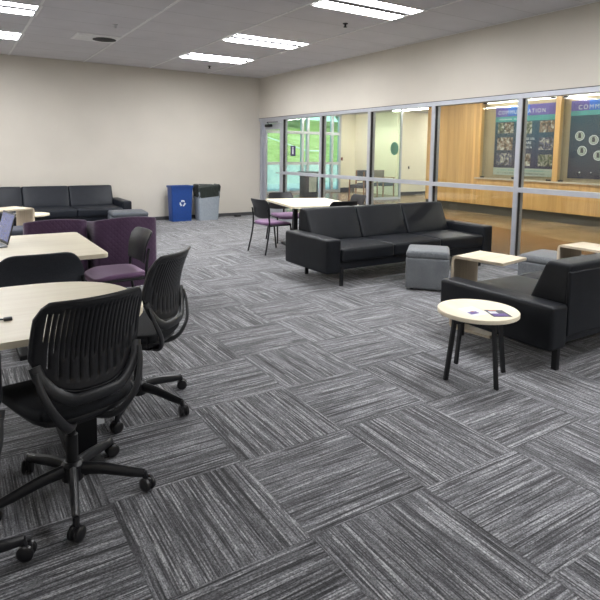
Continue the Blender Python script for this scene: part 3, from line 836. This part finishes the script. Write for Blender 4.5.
def brochure(label, pts, bands, base):
    cx = sum(p[0] for p in pts)/4; cy = sum(p[1] for p in pts)/4
    t = thing('brochure', label, 'brochure', (cx, cy, .4604), 0, 'brochures on the round table')
    P = [Vector((p[0]-cx, p[1]-cy, 0)) for p in pts]
    def q(u, v): return P[0].lerp(P[1], u).lerp(P[3].lerp(P[2], u), v)
    def quad(nm, u0, u1, v0, v1, z, m):
        bm = BM(); a = [q(u0, v0), q(u1, v0), q(u1, v1), q(u0, v1)]
        lo = [bm.verts.new(p+Vector((0, 0, z))) for p in a]; hi = [bm.verts.new(p+Vector((0, 0, z+.0012))) for p in a]
        bm.faces.new(lo[::-1]); bm.faces.new(hi)
        for i in range(4): bm.faces.new((lo[i], lo[(i+1) % 4], hi[(i+1) % 4], hi[i]))
        finish(nm, bm, m, t, smooth=False)
    quad('cover', 0, 1, 0, 1, 0, base)
    for (nm, u0, u1, v0, v1, m) in bands: quad(nm, u0, u1, v0, v1, .0014, m)
brochure('mostly white brochure with purple print on the round side table', [(2.80, 2.44), (2.93, 2.43), (2.885, 2.26), (2.76, 2.27)],
         [('printed_picture', .05, .6, .55, .8, M['purple_print']), ('printed_spot', .3, .5, .5, .62, M['pink_print'])], M['white'])
brochure('dark brochure with purple and white cover nearer the round table edge', [(2.93, 2.335), (3.03, 2.27), (2.965, 2.14), (2.86, 2.20)],
         [('cover_title', .08, .5, .25, .6, M['white']), ('printed_picture', .1, .85, .55, .92, M['purple_print']), ('printed_spot', .2, .6, .05, .15, M['pink_print'])], M['dark_print'])

# ------------------------------------------------------------------ work tables
def superD(x0, x1, y0, y1, n=28, e=2.6):
    cy = (y0+y1)/2; h = (y1-y0)/2; a = .52; P = [(x0, y0)]
    for i in range(n+1):
        t_ = -PI/2+PI*i/n
        P.append((x1-a+a*abs(math.cos(t_))**(2/e), cy+h*math.copysign(abs(math.sin(t_))**(2/e), math.sin(t_))))
    P.append((x0, y1)); return P
t = thing('conference_table', 'large maple table with a rounded end at the left, nearest the camera', 'table', (0, 2.85, 0))
bm = BM(); prism(bm, superD(-1.5, .79, -.50, .48), .702, .730, bev=.002); finish('tabletop', bm, M['table_top'], t)
bm = BM(); prism(bm, superD(-1.4, .70, -.40, .38), .68, .7015); finish('under_frame', bm, M['black_metal'], t, smooth=False)
for x in (.48, -1.1):
    bm = BM(); box(bm, x-.06, x+.06, -.20, .20, .03, .68); box(bm, x-.07, x+.07, -.34, .30, 0, .035, bev=.008); finish('pedestal_leg', bm, M['black_metal'], t)
bm = BM(); box(bm, .542, .575, -.20, -.16, .16, .40); finish('cable_cover', bm, M['white'], t, smooth=False)
t = thing('cable', 'short black cable end with a plug lying on the rounded table', 'cable', (.1, 2.66, .73))
bm = BM(); tube(bm, [(-.40, .10, .006), (-.1, .045, .006), (.04, .015, .006), (.07, 0, .006)], .004, 8, 6); finish('cord', bm, M['black_plastic'], t)
bm = BM(); box(bm, .065, .10, -.013, .012, 0, .014, bev=.004); finish('plug', bm, M['black_plastic'], t)

def rect_table(label, loc, rz, w, d, h=.73, group='rectangular maple tables'):
    t = thing('work_table', label, 'table', loc, rz, group)
    bm = BM(); prism(bm, rrect(-w/2, w/2, -d/2, d/2, .045), h-.03, h, bev=.002); finish('tabletop', bm, M['table_top'], t)
    bm = BM(); box(bm, -w/2+.09, w/2-.09, -.03, .03, h-.07, h-.031); finish('under_frame', bm, M['black_metal'], t, smooth=False)
    for sx in (-1, 1):
        bm = BM(); x = sx*.24; box(bm, x-.03, x+.03, -.035, .035, .03, h-.04); box(bm, x-.035, x+.035, -d/2+.10, d/2-.10, 0, .035, bev=.008)
        box(bm, x-.03, x+.03, -d/2+.14, d/2-.14, h-.065, h-.031); finish('t_leg', bm, M['black_metal'], t)
    return t
rect_table('rectangular maple table carrying the laptop, before the purple booth chairs', (.145, 4.70, 0), 0, 1.61, 1.24)
rect_table('maple table behind the black sofa, near the door', (4.66, 7.05, 0), math.radians(-12), 1.05, 1.34)

# laptop
t = thing('laptop', 'open laptop at the left edge with a bluish screen, on the rectangular table', 'laptop', (.315, 4.87, .73), math.radians(9))
bm = BM(); box(bm, -.25, 0, -.18, .18, 0, .016, bev=.004); base = finish('keyboard_base', bm, M['keyboard'], t)
bm = BM()
for i in range(5):
    for j in range(12): box(bm, -.22+.03*i, -.195+.03*i, -.155+.026*j, -.133+.026*j, .0162, .018)
finish('keys', bm, M['black_plastic'], base, smooth=False)
lean = math.radians(16)
bm = BM(); vs = box(bm, -.008, 0, -.18, .18, 0, .245, bev=.003); xf(vs, (.004, 0, .016), (0, lean, 0)); lid = finish('lid', bm, M['black_plastic'], t)
bm = BM(); vs = box(bm, -.0095, -.0082, -.165, .165, .022, .232); xf(vs, (.004, 0, .016), (0, lean, 0)); finish('display', bm, M['screen'], lid, smooth=False)

# ------------------------------------------------------------------ swivel office chair (faces local +Y)
def back_surface(u, f):
    """u -1..1, f 0..1 -> point of the backrest"""
    z = .545+f*.375
    y = -.215-.02*math.sin(f*PI)*-1-.07*f**1.6 + .055*u*u          # wraps forward at the sides
    return Vector((u*(.226-.012*f), y, z))
def office_chair(label, loc, rz, group='ribbed-back swivel chairs'):
    t = thing('office_chair', label, 'chair', loc, rz, group)
    # five-star base
    bm = BM(); lathe(bm, [(.045, .075), (.045, .14), (.032, .155), (.028, .155)], 24)
    casters = []
    for k in range(5):
        a = BASE_A+2*PI*k/5; c, s = math.cos(a), math.sin(a)
        tube(bm, [(c*.02, s*.02, .118), (c*.12, s*.12, .112), (c*.24, s*.24, .088), (c*.30, s*.30, .078)], [.026, .016], 10, 4, flat=(1.15, .85), up=(0, 0, 1))
        tube(bm, [(c*.298, s*.298, .086), (c*.306, s*.306, .050)], .013, 8)
        casters.append((c*.312, s*.312, a))
    finish('star_base', bm, M['black_plastic'], t)
    for x, y, a in casters:
        bm = BM(); w = a+.9
        for sd in (-1, 1):
            vs = lathe(bm, [(.012, -.011), (.024, -.010), (.030, -.005), (.030, .006), (.024, .011), (.012, .012)], 20)
            xf(vs, (sd*.0155, 0, .030), (0, PI/2, 0))
        vs = box(bm, -.008, .008, -.022, .022, .020, .058, bev=.006)
        xf(bm.verts, (x, y, 0), (0, 0, w)); finish('caster', bm, M['wheel'], t)
    bm = BM(); lathe(bm, [(.025, .14), (.025, .27), (.017, .275), (.017, .385)], 20); finish('gas_column', bm, M['black_metal'], t)
    bm = BM(); box(bm, -.09, .09, -.13, .09, .365, .405, bev=.015); finish('mechanism', bm, M['black_plastic'], t)
    # seat
    def sfn(w):
        a_, b_ = min(1, abs(w.x)/.24), min(1, abs(w.y)/.23); q_ = (a_**5+b_**5)**.2
        if q_ > 1e-4: w.x *= max(a_, b_)/q_; w.y *= max(a_, b_)/q_
        f = (w.y+.23)/.46; w.x *= 1-.10*(1-f)**2; w.z += -.025*max(0, f-.75)/.25 + .02*(w.x/.24)**2; return w
    bm = BM(); cushion(bm, 0, .03, .455, .48, .46, .05, .022, 8, (0, 0, .008), sfn); finish('seat', bm, M['black_fabric'], t)
    bm = BM(); cushion(bm, 0, .02, .418, .42, .40, .035, .015, 5, (0, 0, 0), sfn); finish('seat_shell', bm, M['black_plastic'], t)
    # backrest: vertical ribs between slots
    bm = BM(); nc = 48; nf = 26; grid = {}
    def uc(i): return -1+2*(i+(.66 if i % 2 else 0))/nc if 0 < i < nc else -1+2*i/nc
    def zb(u): return .0+.42*abs(u)**3.2
    def zt(u): return 1.0-.16*max(0, (abs(u)-.80)/.20)**2.2
    for i in range(nc+1):
        u = uc(i)
        for j in range(nf+1):
            f = zb(u)+(zt(u)-zb(u))*j/nf
            grid[i, j] = bm.verts.new(back_surface(u, f))
    for i in range(nc):
        u = (uc(i)+uc(i+1))/2; slot = (i % 2 == 1) and 2 <= i <= nc-3; deep = ((i//2) % 2 == 0)
        for j in range(nf):
            f0 = zb(u)+(zt(u)-zb(u))*(j+.5)/nf
            lo = zb(u)+(.12 if deep else .34); hi = zt(u)-.085
            if slot and lo < f0 < hi: continue
            bm.faces.new((grid[i, j], grid[i+1, j], grid[i+1, j+1], grid[i, j+1]))
    b = finish('backrest', bm, M['black_plastic'], t)
    md = b.modifiers.new('thickness', 'SOLIDIFY'); md.thickness = .015; md.offset = 0
    # rim around the outline
    P = [back_surface(u, zb(u)) for u in [k/12 for k in range(-12, 13)]]
    P += [back_surface(1, zb(1)+(zt(1)-zb(1))*k/8) for k in range(1, 9)]
    P += [back_surface(u, zt(u)) for u in [k/12 for k in range(11, -13, -1)]]
    P += [back_surface(-1, zb(1)+(zt(1)-zb(1))*k/8) for k in range(7, 0, -1)]
    bm = BM(); tube(bm, P, .009, 8, closed=True); finish('back_rim', bm, M['black_plastic'], t)
    # support band hugging the lower edge, and arms running under the seat
    off = Vector((0, -.022, -.020))
    Q = [back_surface(u, max(0, zb(u)-.02)+.0)+off for u in [k/10 for k in range(-10, 11)]]
    Q = [back_surface(-1.0, .44)+Vector((.010, -.012, -.035))]+Q[1:-1]+[back_surface(1.0, .44)+Vector((-.010, -.012, -.035))]
    bm = BM(); tube(bm, Q, 1.0, 12, 2, flat=(.012, .024), up=(0, 1, 0))
    finish('back_support', bm, M['grey_plastic'], t)
    for s in (-1, 1):
        bm = BM()
        tube(bm, [(s*.214, -.190, .655), (s*.204, -.214, .58), (s*.168, -.232, .49), (s*.115, -.21, .415), (s*.07, -.16, .385), (s*.03, -.07, .383)], [.5, 1.1], 12, 5, flat=(.012, .022), up=(0, 1, .3))
        finish('support_arm', bm, M['grey_plastic'], t)
    return t
BASE_A = math.radians(-98-16)
ca = office_chair('ribbed-back swivel chair in the foreground, its back to the camera', (.385, 2.40, 0), math.radians(16))
cb = dup(ca, (.865, 3.09, 0), math.radians(45), 'ribbed-back swivel chair turned sideways, right of the rounded table end')
cc = dup(ca, (-.135, 2.02, 0), math.radians(4), 'swivel chair mostly cut off by the left edge at the bottom')
for ch in cb.children:
    if ch.name.startswith(('star_base', 'caster')): ch.rotation_euler = (0, 0, math.radians(14))
for ch in cc.children:                                   # its base stands turned against the seat
    if ch.name.startswith(('star_base', 'caster')): ch.rotation_euler = (0, 0, math.radians(50))

# ------------------------------------------------------------------ black backed side chairs (face local +Y)
def side_chair(label, loc, rz, seat='purple_seat', bh=.80, group='black-backed side chairs', wide=1.0, backm='black_plastic', rnd=.30):
    t = thing('side_chair', label, 'chair', loc, rz, group); w = .235*wide
    for s in (-1, 1):
        bm = BM(); tube(bm, [(s*w, .235, .003), (s*(w-.01), .20, .25), (s*(w-.015), .18, .425)], .0125, 10, 5); finish('leg', bm, M['black_metal'], t)
        bm = BM(); tube(bm, [(s*(w+.005), -.27, .003), (s*(w-.008), -.215, .25), (s*(w-.012), -.19, .44), (s*(w-.022), -.205, .60), (s*(w-.03), -.222, .66)], .0125, 10, 5); finish('leg', bm, M['black_metal'], t)
    bm = BM()
    for s in (-1, 1): tube(bm, [(s*(w-.015), .18, .42), (s*(w-.012), -.19, .42)], .011, 8)
    tube(bm, [(-w+.015, .17, .42), (w-.015, .17, .42)], .011, 8); tube(bm, [(-w+.015, -.16, .42), (w-.015, -.16, .42)], .011, 8)
    finish('seat_frame', bm, M['black_metal'], t)
    def sfn(p):
        a_, b_ = min(1, abs(p.x)/.23), min(1, abs(p.y)/.225); q_ = (a_**5+b_**5)**.2
        if q_ > 1e-4: p.x *= max(a_, b_)/q_; p.y *= max(a_, b_)/q_
        f = (p.y+.22)/.44; p.x *= .93+.07*f; p.z += -.03*max(0, f-.7)/.3-.012*(1-(p.x/.23)**2); return p
    bm = BM(); cushion(bm, 0, .01, .452, .46*wide, .45, .045, .02, 8, (0, 0, .006), sfn); finish('seat', bm, M[seat], t)
    bm = BM(); g = {}; nu, nv = 28, 12
    for i in range(nu+1):
        u = -1+2*i/nu
        for j in range(nv+1):
            f = j/nv; z0 = .52+.02*u*u; z1 = bh-rnd*.18*max(0, (abs(u)-(.72 if rnd < .5 else .40))/(.28 if rnd < .5 else .60))**3.2
            z = z0+(z1-z0)*f; ff = (z-.52)/(bh-.52)
            y = -.215+.045*u*u-.03*ff-.055*max(0, ff-.5)**1.5*2
            g[i, j] = bm.verts.new((u*(w-.012)*(.94+.10*ff), y, z))
    for i in range(nu):
        for j in range(nv): bm.faces.new((g[i, j], g[i+1, j], g[i+1, j+1], g[i, j+1]))
    b = finish('backrest', bm, M[backm], t); md = b.modifiers.new('thickness', 'SOLIDIFY'); md.thickness = .014; md.offset = 0
    md = b.modifiers.new('round', 'BEVEL'); md.width = .005; md.segments = 2; md.limit_method = 'ANGLE'
    return t
s1 = side_chair('black side chair with a purple seat, in front of the purple booth chairs', (1.15, 4.72, 0), math.radians(92))
dup(s1, (4.02, 7.10, 0), math.radians(-86), 'black side chair with a pale purple seat, left end of the table near the door')
dup(s1, (4.72, 7.88, 0), math.radians(172), 'black side chair on the far side of the table near the door')
dup(s1, (4.76, 6.50, 0), math.radians(-6), 'black side chair tucked between the sofa back and the table near the door')
dup(s1, (5.50, 7.22, 0), math.radians(82), 'black side chair at the glazed wall end of the table near the door')
side_chair('wide black chair with a rounded knit back, between the two maple tables', (.445, 3.95, 0), 0, 'black_fabric', .835, 'black knit-back chairs', 1.20, 'black_mesh', .8)

# ------------------------------------------------------------------ purple booth chairs
def booth(label, loc, rz):
    t = thing('booth_chair', label, 'chair', loc, rz, 'purple upholstered booth chairs')
    path = catmull([(-.305, -.16, 0), (-.312, .12, 0), (-.292, .25, 0), (-.14, .285, 0), (0, .30, 0), (.14, .285, 0), (.292, .25, 0), (.312, .12, 0), (.305, -.16, 0)], 6)
    bm = BM(); th = .035; n = len(path); rows = []
    for i, p in enumerate(path):
        a = path[min(i+1, n-1)]-path[max(i-1, 0)]; nrm = Vector((a.y, -a.x, 0)).normalized()   # outward
        k = abs(2*i/(n-1)-1); top = .835-.075*k**1.7
        ring = []
        for (o, z) in ((-th/2, .14), (th/2, .14), (th/2, top-.02), (th*.3, top-.004), (0, top), (-th*.3, top-.004), (-th/2, top-.02)):
            ring.append(bm.verts.new(p+nrm*o+Vector((0, 0, z))))
        rows.append(ring)
    for A, B in zip(rows, rows[1:]):
        for k in range(7): bm.faces.new((A[k], A[(k+1) % 7], B[(k+1) % 7], B[k]))
    bm.faces.new(rows[0]); bm.faces.new(rows[-1][::-1]); finish('wrap_back', bm, M['purple'], t)
    bm = BM(); cushion(bm, 0, .0, .385, .56, .46, .12, .035, 6, (0, 0, .01)); finish('seat', bm, M['purple'], t)
    bm = BM(); cushion(bm, 0, .0, .24, .54, .44, .17, .02, 4); finish('seat_base', bm, M['purple'], t)
    for sx in (-1, 1):
        for sy in (-1, 1):
            bm = BM(); tube(bm, [(sx*.24, sy*.18, 0), (sx*.22, sy*.16, .16)], .014, 8); finish('leg', bm, M['black_metal'], t)
    return t
b1 = booth('purple upholstered booth chair, right one of the pair beyond the laptop table', (1.43, 5.70, 0), math.radians(184))
b2 = dup(b1, (.835, 5.80, 0), math.radians(176), 'purple upholstered booth chair, left one of the pair, behind the laptop table')

b2.scale = (.84, 1, 1); b1.scale = (.94, 1, 1)

# ------------------------------------------------------------------ bins on the back wall
def bin_shell(bm, w0, d0, w1, d1, h, wall=.012):
    rings = []
    for (w, d_, z) in ((w0, d0, 0), (w1, d1, h), (w1-2*wall, d1-2*wall, h), (w0-2*wall, d0-2*wall, .02)):
        rings.append([bm.verts.new((x, y, z)) for x, y in rrect(-w/2, w/2, -d_/2, d_/2, .03, 4)])
    for A, B in zip(rings, rings[1:]):
        for k in range(len(A)): bm.faces.new((A[k], A[(k+1) % len(A)], B[(k+1) % len(A)], B[k]))
    bm.faces.new(rings[0][::-1]); bm.faces.new(rings[-1])
t = thing('recycling_bin', 'tall slim blue recycling bin with white arrows symbol by the back wall', 'bin', (4.12, 11.27, 0), math.radians(2))
bm = BM(); bin_shell(bm, .43, .24, .48, .28, .745); finish('body', bm, M['blue'], t)
bm = BM(); P0 = rrect(-.252, .252, -.152, .152, .03, 4); P1 = rrect(-.222, .222, -.122, .122, .03, 4)
ra = [[bm.verts.new((x, y, z)) for x, y in P] for P, z in ((P0, .715), (P0, .757), (P1, .757), (P1, .715))]
for A, B in zip(ra, ra[1:]+ra[:1]):
    for k in range(len(A)): bm.faces.new((A[k], A[(k+1) % len(A)], B[(k+1) % len(A)], B[k]))
finish('rim', bm, M['blue'], t)
bm = BM()                                     # three chasing arrows
for k in range(3):
    a0 = math.radians(90+120*k)
    def pt(a, r): return (r*math.cos(a), r*math.sin(a))
    pts = []
    for q in range(7): pts.append(pt(a0+math.radians(-52+12*q), .068))
    inn = [pt(a0+math.radians(-52+12*q), .036) for q in range(7)]
    head = [pt(a0+math.radians(20), .082), pt(a0+math.radians(46), .050), pt(a0+math.radians(20), .022)]
    def q3(p): return (p[0], -.1555+.019*(-(p[1])/.37)*.5-.002, .385+p[1])
    for i in range(6):
        f = [bm.verts.new(q3(p)) for p in (pts[i], pts[i+1], inn[i+1], inn[i])]; bm.faces.new(f)
    bm.faces.new([bm.verts.new(q3(p)) for p in head])
for v in bm.verts: v.co.y = -(.12+(.03)*(v.co.z/.745))-.003
o = finish('arrows_symbol', bm, M['white'], t, smooth=False)
t = thing('trash_bin', 'grey waste bin with a black liner, right of the blue recycling bin', 'bin', (4.70, 11.20, 0), math.radians(2))
bm = BM(); bin_shell(bm, .44, .26, .52, .32, .71); finish('body', bm, M['bin_grey'], t)
bm = BM(); rings = []
prof = [(.0, .50, .0), (.012, .505, .0), (.014, .60, .3), (.024, .68, .6), (.03, .735, 1), (.018, .765, 1), (-.02, .765, 1), (-.05, .70, .6), (-.09, .60, .3)]
for (o_, z, wv) in prof:
    P = rrect(-.245-o_, .245+o_, -.145-o_, .145+o_, .05, 6); m = len(P)
    rings.append([bm.verts.new((x*(1+.012*math.sin(i*2.3)), y*(1+.03*math.sin(i*1.7+z*9)), z+.016*math.sin(i*.9+1)+(.02*math.sin(i*2.1) if z < .55 else 0))) for i, (x, y) in enumerate(P)])
for A, B in zip(rings, rings[1:]):
    for k in range(len(A)): bm.faces.new((A[k], A[(k+1) % len(A)], B[(k+1) % len(A)], B[k]))
bm.faces.new(rings[-1]); finish('bin_liner', bm, M['bag'], t)
bm = BM(); cushion(bm, 0, 0, .02, .16, .07, .04, .018, 3); o = finish('door_stop', bm, M['gasket']); o.location = (5.55, 11.42, 0)
tag(o, 'small black wedge lying on the carpet at the back wall, right of the bins', 'door stop')

# ------------------------------------------------------------------ daylight
w = bpy.data.worlds.new('sky'); scn.world = w; w.use_nodes = True; nt = w.node_tree
bg = nt.nodes['Background']; sky = N(nt, 'ShaderNodeTexSky'); sky.sky_type = 'NISHITA'
sky.sun_elevation = math.radians(48); sky.sun_rotation = math.radians(150); sky.sun_disc = False
nt.links.new(sky.outputs[0], bg.inputs[0]); bg.inputs[1].default_value = .12
sd = bpy.data.lights.new('sun', 'SUN'); sd.energy = 1.2; sd.angle = math.radians(1.5); sd.color = (1, .96, .88)
so = bpy.data.objects.new('sun', sd); COL.objects.link(so); so.rotation_euler = (math.radians(38), math.radians(10), math.radians(-20)); so.location = (10, 25, 12)

# ------------------------------------------------------------------ camera
cam = bpy.data.cameras.new('camera'); co = bpy.data.objects.new('camera', cam); COL.objects.link(co)
r = Vector((0.84466441, -0.53514864, 0.01256853)); dn = Vector((-0.04571771, -0.09551363, -0.99437771)); fw = Vector((0.53334035, 0.83934086, -0.10514273))
m = Matrix((( r.x, -dn.x, -fw.x, 0), (r.y, -dn.y, -fw.y, 0), (r.z, -dn.z, -fw.z, 1.4744), (0, 0, 0, 1)))
co.matrix_world = m
cam.sensor_width = 36; cam.lens = 550.2/600*36; cam.shift_y = -88.73/600; cam.clip_start = .02; cam.clip_end = 200
scn.camera = co
vs = scn.view_settings
vs.view_transform = 'Standard'; vs.look = 'None'; vs.gamma = 1; vs.use_curve_mapping = False; vs.exposure = 1.7
